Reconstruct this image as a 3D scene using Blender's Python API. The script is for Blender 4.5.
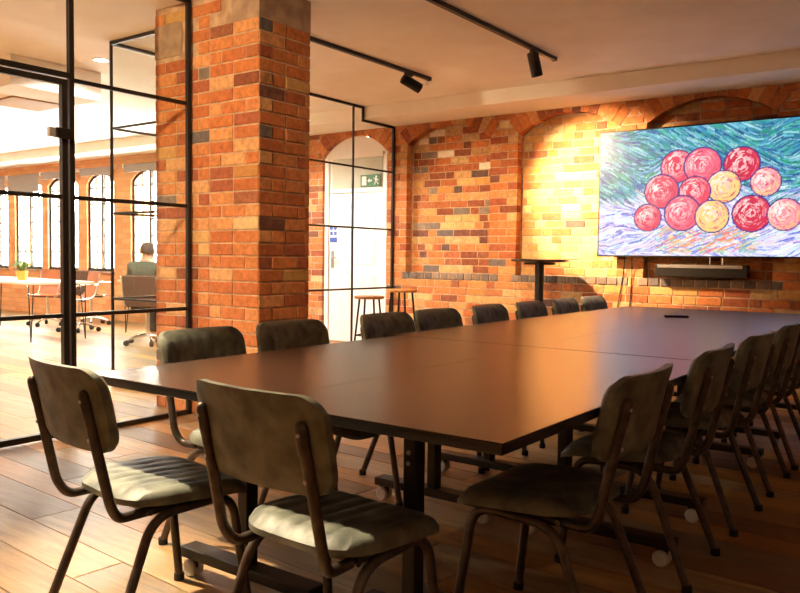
import bpy, bmesh, math, random
import numpy as np
from mathutils import Vector, Matrix
from math import sin, cos, tan, pi, radians, sqrt, atan2
rnd = random.Random(7)
S = bpy.context.scene
COL = S.collection
for o in list(bpy.data.objects): bpy.data.objects.remove(o)

# ------------------------------------------------------------------ camera
H = 1.10; FPX = 790.0
YAW, PITCH, ROLL = radians(36.14), radians(2.854), radians(-0.70)
FWD = Vector((-sin(YAW)*cos(PITCH), cos(YAW)*cos(PITCH), -sin(PITCH)))
_r = Vector((cos(YAW), sin(YAW), 0)); _d = FWD.cross(_r)
RGT = _r*cos(ROLL) + _d*sin(ROLL); DWN = -_r*sin(ROLL) + _d*cos(ROLL)
cam_d = bpy.data.cameras.new('camera'); cam = bpy.data.objects.new('camera', cam_d); COL.objects.link(cam)
cam_d.sensor_width = 36; cam_d.lens = FPX/800*36; cam_d.clip_start = 0.05; cam_d.clip_end = 200
mw = Matrix.Identity(4)
for i in range(3):
    mw[i][0] = RGT[i]; mw[i][1] = -DWN[i]; mw[i][2] = -FWD[i]
mw[2][3] = H
cam.matrix_world = mw
S.camera = cam
def proj(p):
    v = Vector(p) - Vector((0, 0, H)); d = v.dot(FWD)
    if d < 0.05: return None
    return (400 + FPX*v.dot(RGT)/d, 296.5 + FPX*v.dot(DWN)/d, d)

# ------------------------------------------------------------------ world, view, daylight
W = bpy.data.worlds.new('world'); S.world = W; W.use_nodes = True
bg = W.node_tree.nodes['Background']; bg.inputs[0].default_value = (1.0, 0.97, 0.93, 1); bg.inputs[1].default_value = 68.0
S.cycles.transparent_max_bounces = 48; S.cycles.max_bounces = 14; S.cycles.diffuse_bounces = 6; S.cycles.sample_clamp_indirect = 8.0
S.view_settings.view_transform = 'Standard'; S.view_settings.look = 'None'
S.view_settings.exposure = 0.42; S.view_settings.gamma = 1.0; S.view_settings.use_curve_mapping = False
WARM = (1.0, 0.65, 0.36); SOFT = (1.0, 0.72, 0.42)
P_WALL, P_SEAT, P_TABLE, P_FILL, P_OFFICE = 2000, 850, 300, 650, 400      # lamp powers in watts

# ------------------------------------------------------------------ dimensions
CEIL = 2.82; WY = 7.73; GX = -4.366; GX2 = -5.757; JY = 3.86
XR = 1.6; YN = -2.2; XL = -17.0
BULK_Y, BULK_Z = 7.14, 2.675
TT = 0.725

# ------------------------------------------------------------------ materials
def lin(c):
    return tuple((v/12.92 if v <= 0.04045 else ((v+0.055)/1.055)**2.4) for v in c)
def rgb(h):
    return lin(tuple(int(h[i:i+2], 16)/255 for i in (0, 2, 4)))
def new_mat(name, col, rough=0.5, metal=0.0, spec=None):
    m = bpy.data.materials.new(name); m.use_nodes = True
    b = m.node_tree.nodes['Principled BSDF']
    b.inputs['Base Color'].default_value = (*col, 1); b.inputs['Roughness'].default_value = rough
    b.inputs['Metallic'].default_value = metal
    if spec is not None: b.inputs['Specular IOR Level'].default_value = spec
    return m
def nd(m, t, **k):
    n = m.node_tree.nodes.new(t)
    for a, v in k.items(): setattr(n, a, v)
    return n
def lk(m, a, b): m.node_tree.links.new(a, b)
def bsdf(m): return m.node_tree.nodes['Principled BSDF']
def noise_col(m, c1, c2, scale=8, detail=5, lo=.35, hi=.65, stretch=(1, 1, 1)):
    tc = nd(m, 'ShaderNodeTexCoord'); mp = nd(m, 'ShaderNodeMapping'); mp.inputs['Scale'].default_value = stretch
    n = nd(m, 'ShaderNodeTexNoise'); n.inputs['Scale'].default_value = scale; n.inputs['Detail'].default_value = detail
    r = nd(m, 'ShaderNodeValToRGB'); r.color_ramp.elements[0].position = lo; r.color_ramp.elements[1].position = hi
    r.color_ramp.elements[0].color = (*c1, 1); r.color_ramp.elements[1].color = (*c2, 1)
    lk(m, tc.outputs['Object'], mp.inputs[0]); lk(m, mp.outputs[0], n.inputs['Vector']); lk(m, n.outputs[0], r.inputs[0])
    lk(m, r.outputs[0], bsdf(m).inputs['Base Color'])
    return n, r
def add_bump(m, src, strength=.2, dist=.005):
    b = nd(m, 'ShaderNodeBump'); b.inputs['Strength'].default_value = strength; b.inputs['Distance'].default_value = dist
    lk(m, src, b.inputs['Height']); lk(m, b.outputs[0], bsdf(m).inputs['Normal'])
def piece_random(m):
    oi = nd(m, 'ShaderNodeObjectInfo'); g = nd(m, 'ShaderNodeNewGeometry')
    a = nd(m, 'ShaderNodeMath', operation='ADD'); f = nd(m, 'ShaderNodeMath', operation='FRACT')
    lk(m, oi.outputs['Random'], a.inputs[0]); lk(m, g.outputs['Random Per Island'], a.inputs[1]); lk(m, a.outputs[0], f.inputs[0])
    return f.outputs[0]
def palette_mat(name, cols, rough=.85, nscale=22, bump=.35, stretch=(1, 1, 1), dirt=.55, spec=.3):
    m = new_mat(name, (1, 1, 1), rough, spec=spec)
    rv = piece_random(m)
    r = nd(m, 'ShaderNodeValToRGB'); cr = r.color_ramp; cr.interpolation = 'CONSTANT'
    for i, c in enumerate(cols):
        e = cr.elements[i] if i < 2 else cr.elements.new(i/len(cols))
        e.position = i/len(cols); e.color = (*rgb(c), 1)
    lk(m, rv, r.inputs[0])
    g = nd(m, 'ShaderNodeNewGeometry'); mp = nd(m, 'ShaderNodeMapping'); mp.inputs['Scale'].default_value = stretch
    n = nd(m, 'ShaderNodeTexNoise'); n.inputs['Scale'].default_value = nscale; n.inputs['Detail'].default_value = 6; n.inputs['Roughness'].default_value = .7
    ad = nd(m, 'ShaderNodeVectorMath', operation='ADD'); cm = nd(m, 'ShaderNodeCombineXYZ'); mu = nd(m, 'ShaderNodeMath', operation='MULTIPLY'); mu.inputs[1].default_value = 37
    lk(m, rv, mu.inputs[0]); lk(m, mu.outputs[0], cm.inputs[0]); lk(m, mu.outputs[0], cm.inputs[2])
    lk(m, g.outputs['Position'], mp.inputs[0]); lk(m, mp.outputs[0], ad.inputs[0]); lk(m, cm.outputs[0], ad.inputs[1]); lk(m, ad.outputs[0], n.inputs['Vector'])
    mr = nd(m, 'ShaderNodeMapRange'); mr.inputs['From Min'].default_value = .3; mr.inputs['From Max'].default_value = .72
    mr.inputs['To Min'].default_value = dirt; mr.inputs['To Max'].default_value = 1.18; lk(m, n.outputs[0], mr.inputs[0])
    mx = nd(m, 'ShaderNodeVectorMath', operation='SCALE'); lk(m, r.outputs[0], mx.inputs[0]); lk(m, mr.outputs[0], mx.inputs['Scale'])
    lk(m, mx.outputs[0], bsdf(m).inputs['Base Color']); add_bump(m, n.outputs[0], bump, .004)
    return m
M = {}
M['brick'] = palette_mat('brick_orange', ['c87a46', 'd08650', 'be7042', 'd28e58', 'c67a48', 'b26640', 'd89a64', 'cb804a', 'c07446', 'ce8854', 'a86042', 'd8a470', 'c67846', 'ce8450'])
M['brick_mixed'] = palette_mat('brick_mixed', ['b46a44', '93583e', 'c48a58', 'a65c3c', 'd0a674', '7e5446', '9c5c3e', 'c69a66', '6c5650', 'b6724c', '8e5238', 'ccac7a', 'aa6a4a', '9c6244'], dirt=.45)
M['brick_pale'] = palette_mat('brick_pale', ['c9a066', 'c08f58', 'd0ae78', 'b9834e', 'cfa568', 'c79a5e', 'a8663e', 'd4b684', 'c0884e', 'b5764a', 'ccaa70', 'c49658'], dirt=.7)
M['brick_blue'] = palette_mat('brick_blue', ['8a7c70', '766c66', '94867a', '7e7268', '6c6462', '8c7a6c'])
M['brick_white'] = palette_mat('brick_painted', ['d9cfc0', 'e2d8c8'], dirt=.75)
M['mortar'] = new_mat('mortar', rgb('b89a7c'), .95); _n, _ = noise_col(M['mortar'], rgb('a4866a'), rgb('c8ac8e'), 14); add_bump(M['mortar'], _n.outputs[0], .5, .006)
M['concrete'] = new_mat('concrete', rgb('a58a72'), .9); _n, _ = noise_col(M['concrete'], rgb('8f7763'), rgb('b0967c'), 9); add_bump(M['concrete'], _n.outputs[0], .3, .004)
M['plaster'] = new_mat('white_plaster', rgb('f2ece2'), .9); _n, _ = noise_col(M['plaster'], rgb('efe8dd'), rgb('f5f0e8'), 3); add_bump(M['plaster'], _n.outputs[0], .08, .003)
M['plank'] = palette_mat('floor_board', ['967248', '84603a', 'a88862', '74522e', '967854', 'a8763c', '6c4e30', 'a0825c', '8c6e4a', 'b08244', '806a4c', '9a6830'], rough=.42, nscale=7, bump=.12, stretch=(.4, 4, 4), dirt=.5, spec=.4)
M['subfloor'] = new_mat('subfloor', rgb('2a1c12'), .9)
M['black'] = new_mat('black_steel', rgb('17130f'), .45, .2); noise_col(M['black'], rgb('15110e'), rgb('1c1713'), 20)
M['gunmetal'] = new_mat('bronze_steel', rgb('4f463e'), .38, .6); _n, _ = noise_col(M['gunmetal'], rgb('453c35'), rgb('5a5048'), 30)
M['chrome'] = new_mat('polished_steel', (.8, .8, .8), .18, 1); noise_col(M['chrome'], (.72, .72, .72), (.85, .85, .85), 15)
M['silver'] = new_mat('grey_metal', rgb('a8a4a0'), .35, .6); noise_col(M['silver'], rgb('a09c98'), rgb('b0aca8'), 15)
M['rubber'] = new_mat('black_rubber', rgb('151312'), .7); noise_col(M['rubber'], rgb('131110'), rgb('191716'), 15)
M['wheel'] = new_mat('grey_wheel', rgb('c4beb6'), .45); noise_col(M['wheel'], rgb('b8b2aa'), rgb('ccc6be'), 25)
M['top'] = new_mat('brown_laminate', rgb('2c1f18'), .25, spec=.42); _n, _ = noise_col(M['top'], rgb('291c15'), rgb('31221a'), 30, stretch=(6, 1, 1))
M['top_edge'] = new_mat('dark_edge', rgb('120d0a'), .45); noise_col(M['top_edge'], rgb('110c09'), rgb('16100d'), 30)
M['white'] = new_mat('white_paint', rgb('efece6'), .45); noise_col(M['white'], rgb('ece8e2'), rgb('f2efea'), 6)
M['tan'] = new_mat('tan_leather', rgb('9c5628'), .5); noise_col(M['tan'], rgb('924e24'), rgb('a65e2e'), 12)
M['brownmesh'] = new_mat('brown_mesh', rgb('5a4336'), .7); noise_col(M['brownmesh'], rgb('543d31'), rgb('62493b'), 40)
M['wood'] = new_mat('oak_seat', rgb('b4763a'), .5); noise_col(M['wood'], rgb('a66a32'), rgb('c08446'), 10, stretch=(1, 8, 1))
M['deskwood'] = new_mat('pale_desk', rgb('d9c7ad'), .4); noise_col(M['deskwood'], rgb('d2bfa3'), rgb('dfcfb8'), 8, stretch=(1, 8, 1))
M['skin'] = new_mat('skin', rgb('c08e72'), .55); noise_col(M['skin'], rgb('b88669'), rgb('c8987c'), 25)
M['shirt'] = new_mat('grey_green_shirt', rgb('4c5346'), .9); noise_col(M['shirt'], rgb('464d41'), rgb('535a4d'), 30)
M['trouser'] = new_mat('dark_trousers', rgb('2c2f38'), .9); noise_col(M['trouser'], rgb('282b33'), rgb('31343d'), 30)
M['hair'] = new_mat('brown_hair', rgb('4a382c'), .8); noise_col(M['hair'], rgb('3c2d24'), rgb('574436'), 60)
M['leaf'] = palette_mat('leaf', ['5f7a3a', '6f8a42', '526c33', '7f9648'], rough=.5, bump=.1)
M['pot'] = new_mat('yellow_pot', rgb('c9a03c'), .5); noise_col(M['pot'], rgb('c1983a'), rgb('d0a844'), 10)
M['blind'] = new_mat('grey_blind', rgb('8d8078'), .85); noise_col(M['blind'], rgb('877a72'), rgb('938780'), 30)
M['acpanel'] = new_mat('tan_grille', rgb('9c7640'), .6); noise_col(M['acpanel'], rgb('94703c'), rgb('a67f48'), 30)
M['sign_green'] = new_mat('sign_green', rgb('3f6f4c'), .5); noise_col(M['sign_green'], rgb('3c6b49'), rgb('437450'), 10)
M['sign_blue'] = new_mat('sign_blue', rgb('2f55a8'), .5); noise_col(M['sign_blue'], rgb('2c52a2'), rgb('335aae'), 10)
M['sign_pale'] = new_mat('sign_pale_blue', rgb('b9d6e0'), .5); noise_col(M['sign_pale'], rgb('b5d2dc'), rgb('bddae4'), 10)
M['frost'] = new_mat('transom_glazing', rgb('b9b7a4'), .12, spec=.6); noise_col(M['frost'], rgb('b2b09c'), rgb('c2c0ae'), 2)

def leather(name, c1, c2):
    m = new_mat(name, c1, .5, spec=.35)
    n, r = noise_col(m, c1, c2, 16, 8, .32, .7)
    n2 = nd(m, 'ShaderNodeTexNoise'); n2.inputs['Scale'].default_value = 140; n2.inputs['Detail'].default_value = 3
    tc = nd(m, 'ShaderNodeTexCoord'); lk(m, tc.outputs['Object'], n2.inputs['Vector']); add_bump(m, n2.outputs[0], .25, .002)
    return m
M['leather'] = leather('grey_green_leather', rgb('484a42'), rgb('787a6c'))
M['leather_dark'] = M['leather']

def glass_mat(name, tint=(.96, .98, .97), refl=.9):
    m = bpy.data.materials.new(name); m.use_nodes = True; nt = m.node_tree
    for n in list(nt.nodes):
        if n.type == 'BSDF_PRINCIPLED': nt.nodes.remove(n)
    out = nt.nodes['Material Output']
    t = nd(m, 'ShaderNodeBsdfTransparent'); t.inputs[0].default_value = (*tint, 1)
    g = nd(m, 'ShaderNodeBsdfGlossy'); g.inputs['Roughness'].default_value = .02
    f = nd(m, 'ShaderNodeFresnel'); f.inputs['IOR'].default_value = 1.45
    mu = nd(m, 'ShaderNodeMath', operation='MULTIPLY'); mu.inputs[1].default_value = refl
    lk(m, f.outputs[0], mu.inputs[0])
    ge = nd(m, 'ShaderNodeNewGeometry'); fr = nd(m, 'ShaderNodeMath', operation='SUBTRACT'); fr.inputs[0].default_value = 1; lk(m, ge.outputs['Backfacing'], fr.inputs[1])
    m2 = nd(m, 'ShaderNodeMath', operation='MULTIPLY'); lk(m, mu.outputs[0], m2.inputs[0]); lk(m, fr.outputs[0], m2.inputs[1]); mu = m2      # one reflection per pane
    mx = nd(m, 'ShaderNodeMixShader'); lk(m, mu.outputs[0], mx.inputs[0]); lk(m, t.outputs[0], mx.inputs[1]); lk(m, g.outputs[0], mx.inputs[2]); lk(m, mx.outputs[0], out.inputs[0])
    return m
M['glass'] = glass_mat('clear_glass')
def emit_mat(name, col, st):
    m = new_mat(name, col, .4); b = bsdf(m); b.inputs['Emission Color'].default_value = (*col, 1); b.inputs['Emission Strength'].default_value = st; return m
M['lamp_lens'] = emit_mat('lamp_lens', (1, .75, .45), 25)
M['downlight'] = emit_mat('downlight_lens', (1, .93, .8), 60)

def office_brick():
    mt = new_mat('office_brick', (1, 1, 1), .85)
    _tc = nd(mt, 'ShaderNodeTexCoord'); _mp = nd(mt, 'ShaderNodeMapping'); _mp.inputs['Rotation'].default_value = (radians(90), 0, 0)
    _bt = nd(mt, 'ShaderNodeTexBrick'); _bt.inputs['Scale'].default_value = 1; _bt.inputs['Brick Width'].default_value = .232; _bt.inputs['Row Height'].default_value = .0842; _bt.inputs['Mortar Size'].default_value = .006
    _bt.inputs['Color1'].default_value = (*rgb('c98350'), 1); _bt.inputs['Color2'].default_value = (*rgb('d8a06c'), 1); _bt.inputs['Mortar'].default_value = (*rgb('b08a66'), 1)
    lk(mt, _tc.outputs['Object'], _mp.inputs[0]); lk(mt, _mp.outputs[0], _bt.inputs['Vector']); lk(mt, _bt.outputs['Color'], bsdf(mt).inputs['Base Color'])
    return mt

# ------------------------------------------------------------------ mesh helpers
class MB:
    def __init__(s): s.v = []; s.f = []
    def add(s, vs, fs):
        k = len(s.v); s.v += [tuple(v) for v in vs]; s.f += [tuple(k+i for i in f) for f in fs]; return s
    def box(s, x0, x1, y0, y1, z0, z1):
        return s.add([(x0,y0,z0),(x1,y0,z0),(x1,y1,z0),(x0,y1,z0),(x0,y0,z1),(x1,y0,z1),(x1,y1,z1),(x0,y1,z1)],
                     [(0,3,2,1),(4,5,6,7),(0,1,5,4),(1,2,6,5),(2,3,7,6),(3,0,4,7)])
    def bbox(s, x0, x1, y0, y1, z0, z1, b=.003):     # box with chamfered edges
        bm = bmesh.new(); bmesh.ops.create_cube(bm, size=1)
        for v in bm.verts: v.co = Vector(((x0+x1)/2 + v.co.x*(x1-x0), (y0+y1)/2 + v.co.y*(y1-y0), (z0+z1)/2 + v.co.z*(z1-z0)))
        bmesh.ops.bevel(bm, geom=list(bm.edges), offset=b, segments=2, affect='EDGES', profile=.5)
        bm.verts.index_update(); r = s.add([v.co for v in bm.verts], [[v.index for v in f.verts] for f in bm.faces]); bm.free(); return r
    def tube(s, pts, r, n=10, cap=True, flat=None):
        pts = [Vector(p) for p in pts]; m = len(pts)
        rr = r if isinstance(r, (list, tuple)) else [r]*m
        T = []
        for i in range(m):
            a = pts[max(0, i-1)]; b = pts[min(m-1, i+1)]; T.append((b-a).normalized())
        u = T[0].cross(Vector((0, 0, 1)))
        if u.length < .05: u = T[0].cross(Vector((1, 0, 0)))
        u.normalize(); vs = []
        for i in range(m):
            u = (u - T[i]*u.dot(T[i])).normalized(); w = T[i].cross(u)
            for k in range(n):
                a = 2*pi*k/n; vs.append(pts[i] + u*cos(a)*rr[i] + w*sin(a)*rr[i])
        fs = [(i*n+k, i*n+(k+1) % n, (i+1)*n+(k+1) % n, (i+1)*n+k) for i in range(m-1) for k in range(n)]
        if cap: fs += [tuple(range(n))[::-1], tuple((m-1)*n+k for k in range(n))]
        return s.add(vs, fs)
    def lathe(s, prof, c=(0, 0, 0), axis=(0, 0, 1), n=24):   # prof [(radius, height)]
        A = Vector(axis).normalized(); u = A.cross(Vector((0, 0, 1)))
        if u.length < .05: u = Vector((1, 0, 0))
        u.normalize(); w = A.cross(u); c = Vector(c)
        vs = [c + A*h + (u*cos(2*pi*k/n) + w*sin(2*pi*k/n))*r for r, h in prof for k in range(n)]
        m = len(prof)
        fs = [(i*n+k, i*n+(k+1) % n, (i+1)*n+(k+1) % n, (i+1)*n+k) for i in range(m-1) for k in range(n)]
        fs += [tuple(range(n))[::-1], tuple((m-1)*n+k for k in range(n))]
        return s.add(vs, fs)
    def prism(s, poly, y0, y1):        # poly in x,z extruded along y
        n = len(poly)
        vs = [(x, y0, z) for x, z in poly] + [(x, y1, z) for x, z in poly]
        return s.add(vs, [tuple(range(n)), tuple(range(2*n-1, n-1, -1))] + [(i, i+n, (i+1) % n+n, (i+1) % n) for i in range(n)])
    def mesh(s, name, mat, smooth=False):
        me = bpy.data.meshes.new(name); me.from_pydata(s.v, [], s.f); me.update()
        bm = bmesh.new(); bm.from_mesh(me); bmesh.ops.recalc_face_normals(bm, faces=bm.faces)
        if smooth:
            for f in bm.faces: f.smooth = True
            for e in bm.edges:
                if len(e.link_faces) == 2 and e.calc_face_angle(0) > radians(38): e.smooth = False
        bm.to_mesh(me); bm.free()
        me.materials.append(M[mat] if isinstance(mat, str) else mat)
        return me
    def obj(s, name, mat, parent=None, smooth=False):
        return link(name, s.mesh(name, mat, smooth), parent)
def link(name, me, parent=None):
    o = bpy.data.objects.new(name, me); COL.objects.link(o)
    if parent: o.parent = parent
    return o
def empty(name, loc=(0, 0, 0), rz=0):
    o = bpy.data.objects.new(name, None); COL.objects.link(o); o.location = loc; o.rotation_euler = (0, 0, rz); o.empty_display_size = .1; return o
def tag(o, label, cat, group=None):
    o['label'] = label; o['category'] = cat
    if group: o['group'] = group
    return o
def struct(o, label=None, cat=None):
    o['kind'] = 'structure'
    if label: o['label'] = label
    if cat: o['category'] = cat
    return o
def stuff(o): o['kind'] = 'stuff'; return o
def copy_tree(o, parent=None):
    c = o.copy(); COL.objects.link(c); c.parent = parent
    for ch in o.children: copy_tree(ch, c)
    return c
def fillet(pts, rad, n=6):
    pts = [Vector(p) for p in pts]; out = [pts[0]]
    for i in range(1, len(pts)-1):
        a, b, c = pts[i-1], pts[i], pts[i+1]; r = min(rad, (a-b).length*.48, (c-b).length*.48)
        p = b + (a-b).normalized()*r; q = b + (c-b).normalized()*r
        for k in range(n+1):
            t = k/n; out.append(p*(1-t)**2 + b*2*t*(1-t) + q*t*t)
    out.append(pts[-1]); return out

# ================================================================== THE SHELL
ceil = MB().box(XL, XR, YN, 8.1, CEIL, CEIL+.2).obj('ceiling', 'plaster'); struct(ceil, 'flat white plastered ceiling over both rooms', 'ceiling')
sub = MB().box(XL, XR, YN, 8.1, -.2, -.012).obj('floor', 'subfloor'); struct(sub, 'worn oak floorboards running through both rooms', 'floor')
wr = MB().box(XR, XR+.2, YN, 8.1, 0, CEIL).obj('wall_right', 'plaster'); struct(wr, 'plain plastered wall beside the boardroom table', 'wall')
wn = MB().box(XL, XR, YN-.2, YN, 0, CEIL).obj('wall_near', office_brick()); struct(wn, 'plain brick wall opposite the brick wall', 'wall')
wl = MB().box(XL-.2, XL, YN, 8.1, 0, CEIL).obj('wall_left', 'plaster'); struct(wl, 'far plastered end wall of the open office', 'wall')
bk = MB().box(XL, XR, BULK_Y, WY-.004, BULK_Z, CEIL-.001).obj('trim_1', 'plaster'); struct(bk, 'white plaster bulkhead along the top of the brick wall', 'bulkhead')

# ---- floorboards (individual boards, slightly skewed to the walls)
PA = radians(-3.4); pw = .19
ux = Vector((cos(PA), sin(PA), 0)); uy = Vector((-sin(PA), cos(PA), 0))
unit_plank = None
planks = []
def plank_mesh():
    b = .006
    m = MB(); x, y = .5, .5
    m.add([(-x,-y,-1),(x,-y,-1),(x,y,-1),(-x,y,-1),(-x,-y,-.12),(x,-y,-.12),(x,y,-.12),(-x,y,-.12),(-x+.0015,-y+.012,0),(x-.0015,-y+.012,0),(x-.0015,y-.012,0),(-x+.0015,y-.012,0)],
          [(0,1,5,4),(1,2,6,5),(2,3,7,6),(3,0,4,7),(4,5,9,8),(5,6,10,9),(6,7,11,10),(7,4,8,11),(8,9,10,11)])
    return m.mesh('floorboard', 'plank')
pm = plank_mesh()
row = 0; w0 = YN-1.0
while w0 < 9.2:
    pwid = pw*rnd.choice((.85, 1, 1, 1.12)); u0 = XL - .5 - rnd.random()*1.8
    while u0 < XR+.6:
        L = rnd.uniform(1.5, 2.8); c = ux*(u0+L/2) + uy*(w0+pwid/2)
        u0 += L
        if c.x-L/2 > XR or c.y < YN-.1 or c.y > WY+.15 or c.x+L/2 < XL: continue
        planks.append((c, L, pwid))
    w0 += pwid; row += 1
def plank_score(p):
    c, L, w = p; best = 0
    for k in (-.4, 0, .4):
        q = proj(c + ux*L*k)
        if q and -60 < q[0] < 860 and 250 < q[1] < 680: best = max(best, 1/q[2])
    return best
planks.sort(key=plank_score, reverse=True)
for c, L, w in planks[:295]:
    o = link('floorboard', pm, sub); o.location = (c.x, c.y, rnd.uniform(-.0012, 0)); o.rotation_euler = (0, 0, PA); o.scale = (L-.003, w-.003, .012)
rest = MB()
for c, L, w in planks[295:]:
    k = len(rest.v); hx, hy = (L-.003)/2, (w-.003)/2
    q = [c + ux*a*hx + uy*b*hy for a, b in ((-1,-1),(1,-1),(1,1),(-1,1))]
    rest.add([(p.x, p.y, -.011) for p in q] + [(p.x, p.y, -.0005) for p in q], [(4,5,6,7),(0,1,5,4),(1,2,6,5),(2,3,7,6),(3,0,4,7)])
stuff(rest.obj('far_floorboards', 'plank', sub))

# ---- brick back wall with three blind arches and an arched door opening
CH = .0842; BL = .232; MJ = .010       # course pitch, brick pitch, joint
REC = .12
X0W, X1W = -7.45, XR
arches = [(-5.56, -4.43), (-4.08, -2.95), (-2.665, -1.50)]
ARCH_SPR, ARCH_CR = 2.44, 2.635; SILL = 11*CH
door = (-6.905, -5.862); D_SPR, D_CR = 2.39, 2.62
door_arch = (door[0], door[1], D_SPR, D_CR, 0.0)
openings = [(a, b, ARCH_SPR, ARCH_CR, SILL) for a, b in arches] + [door_arch]
def arch_z(op, x):
    a, b, s, c, _ = op; hw = (b-a)/2; rise = c-s; R = (hw*hw+rise*rise)/(2*rise); cx = (a+b)/2
    return c - R + sqrt(max(0, R*R-(x-cx)**2))
def arch_geo(op):
    a, b, s, c, _ = op; hw = (b-a)/2; rise = c-s; R = (hw*hw+rise*rise)/(2*rise); return (a+b)/2, c-R, R, math.asin(hw/R)
wb = MB(); FY = WY+.006                                   # mortar face slightly behind the brick faces
wb.box(X0W, door[0]-.0, FY+REC, 8.1, 0, CEIL); wb.box(door[1], X1W, FY+REC, 8.1, 0, CEIL)
xs = sorted([X0W, X1W] + [v for op in openings for v in op[:2]])
for i in range(0, len(xs), 2): wb.box(xs[i]-(-.009 if i else 0), xs[i+1]-(.009 if i+2 < len(xs) else 0), FY, FY+REC, 0, CEIL)
for op in openings:
    a, b, s, c, sl = op
    if sl > 0: wb.box(a, b, FY, FY+REC, 0, sl-.01)
    N = 18
    for k in range(N):
        xa, xb = a+(b-a)*k/N, a+(b-a)*(k+1)/N; za, zb = arch_z(op, xa)+.007, arch_z(op, xb)+.007
        y1 = FY+REC if sl > 0 else 8.1
        wb.add([(xa,FY,za),(xb,FY,zb),(xb,y1,zb),(xa,y1,za),(xa,FY,CEIL),(xb,FY,CEIL),(xb,y1,CEIL),(xa,y1,CEIL)], [(0,3,2,1),(4,5,6,7),(0,1,5,4),(1,2,6,5),(2,3,7,6),(3,0,4,7)])
wall_back = wb.obj('wall_back', 'mortar'); struct(wall_back, 'old red brick wall with three blind arches behind the screen', 'wall')

def brick_geo(lx, lz, d=.10, ch=.004):       # front face at y=0, going back to +d; centred on x, z
    m = MB(); x, z = lx/2, lz/2
    m.add([(-x,d,-z),(x,d,-z),(x,d,z),(-x,d,z),(-x,ch,-z),(x,ch,-z),(x,ch,z),(-x,ch,z),(-x+ch,0,-z+ch),(x-ch,0,-z+ch),(x-ch,0,z-ch),(-x+ch,0,z-ch)],
          [(0,1,5,4),(1,2,6,5),(2,3,7,6),(3,0,4,7),(4,5,9,8),(5,6,10,9),(6,7,11,10),(7,4,8,11),(8,9,10,11)])
    return m
_bm = {}
def brick_mesh(lx, lz, mat, d=.10):
    k = (round(lx, 2), round(lz, 3), mat, round(d, 3))
    if k not in _bm: _bm[k] = brick_geo(k[0], lz, d).mesh('brick', mat)
    return _bm[k]
bricks = []      # (centre x, z, lx, lz, yface, mat, rot)
def lay(x0, x1, z, k, y, mat, mix=None):
    """one course of bricks between x0 and x1"""
    if x1-x0 < .03: return
    x = x0; first = True
    if x1-x0 < .42:
        n = 1 if x1-x0 < .26 else 2
        cuts = [x0, x1] if n == 1 else [x0, x0 + (x1-x0)*(.36 if k % 2 else .64), x1]
    else:
        off = (0, .5, .25, .5, 0, .75)[k % 6]*BL + rnd.uniform(-.02, .02)
        cuts = [x0]; x = x0 + (off if off > .05 else BL)
        while x < x1-.06:
            cuts.append(x); x += BL*(1 if rnd.random() < .72 else .5)
        cuts.append(x1)
    for a, b in zip(cuts[:-1], cuts[1:]):
        m = mix(a, z) if mix else mat
        bricks.append(((a+b)/2, z, b-a-MJ*1.1, CH-MJ*1.1, y + rnd.uniform(-.003, .003), m, rnd.uniform(-.003, .003)))
def pier_mix(a, z):
    r = rnd.random(); return 'brick_blue' if r < .015 else ('brick_mixed' if r < .14 else ('brick_pale' if r < .22 else 'brick'))
def low_mix(a, z):
    r = rnd.random(); return 'brick_mixed' if r < .22 else ('brick_pale' if r < .42 else 'brick')
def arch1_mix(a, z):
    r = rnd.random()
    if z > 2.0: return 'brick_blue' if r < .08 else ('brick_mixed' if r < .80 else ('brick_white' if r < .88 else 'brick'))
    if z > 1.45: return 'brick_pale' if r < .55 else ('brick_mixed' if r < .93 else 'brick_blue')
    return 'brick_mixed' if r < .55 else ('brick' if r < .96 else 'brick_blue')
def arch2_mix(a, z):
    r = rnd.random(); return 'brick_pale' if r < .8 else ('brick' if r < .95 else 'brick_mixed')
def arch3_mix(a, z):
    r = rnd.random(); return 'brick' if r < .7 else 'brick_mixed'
mixes = [arch1_mix, arch2_mix, arch3_mix]
ncourse = int((CEIL)/CH)
RING = .20
for k in range(ncourse):
    z = (k+.5)*CH
    if z > 2.72: continue
    # front plane
    ivs = [(X0W, X1W)]
    for op in openings:
        a, b, s, c, sl = op
        if z < sl: continue
        if z > s - .03:
            cx, cz, R, al = arch_geo(op); Ro = R+RING; dz = z-cz
            e = sqrt(max(0, Ro*Ro-dz*dz)); lim = (z-cz)*tan(al) + .002
            e = min(e, max(lim, 0)) if lim > (b-a)/2-.001 else (b-a)/2
            a, b = cx-e, cx+e
        new = []
        for (p, q) in ivs:
            if b <= p or a >= q: new.append((p, q)); continue
            if a > p: new.append((p, a))
            if b < q: new.append((b, q))
        ivs = new
    for p, q in ivs:
        if k == 10:   # dark sill headers under each blind arch
            cur = p
            for a, b in arches:
                if b < p or a > q: continue
                lay(cur, a-.06, z, k, WY, 'brick', pier_mix); x = a-.06
                while x < b+.08:
                    bricks.append((x+.055, z, .11-.014, CH-.013, WY-.006, 'brick_blue', 0)); x += .11
                cur = x
            lay(cur, q, z, k, WY, 'brick', pier_mix)
        else:
            lay(p, q, z, k, WY, 'brick', pier_mix if z > SILL else low_mix)
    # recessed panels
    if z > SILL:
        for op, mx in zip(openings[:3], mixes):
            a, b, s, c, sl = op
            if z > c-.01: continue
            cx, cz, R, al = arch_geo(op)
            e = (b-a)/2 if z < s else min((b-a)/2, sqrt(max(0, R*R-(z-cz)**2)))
            lay(cx-e+.004, cx+e-.004, z, k, WY+REC, 'brick', mx)
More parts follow.
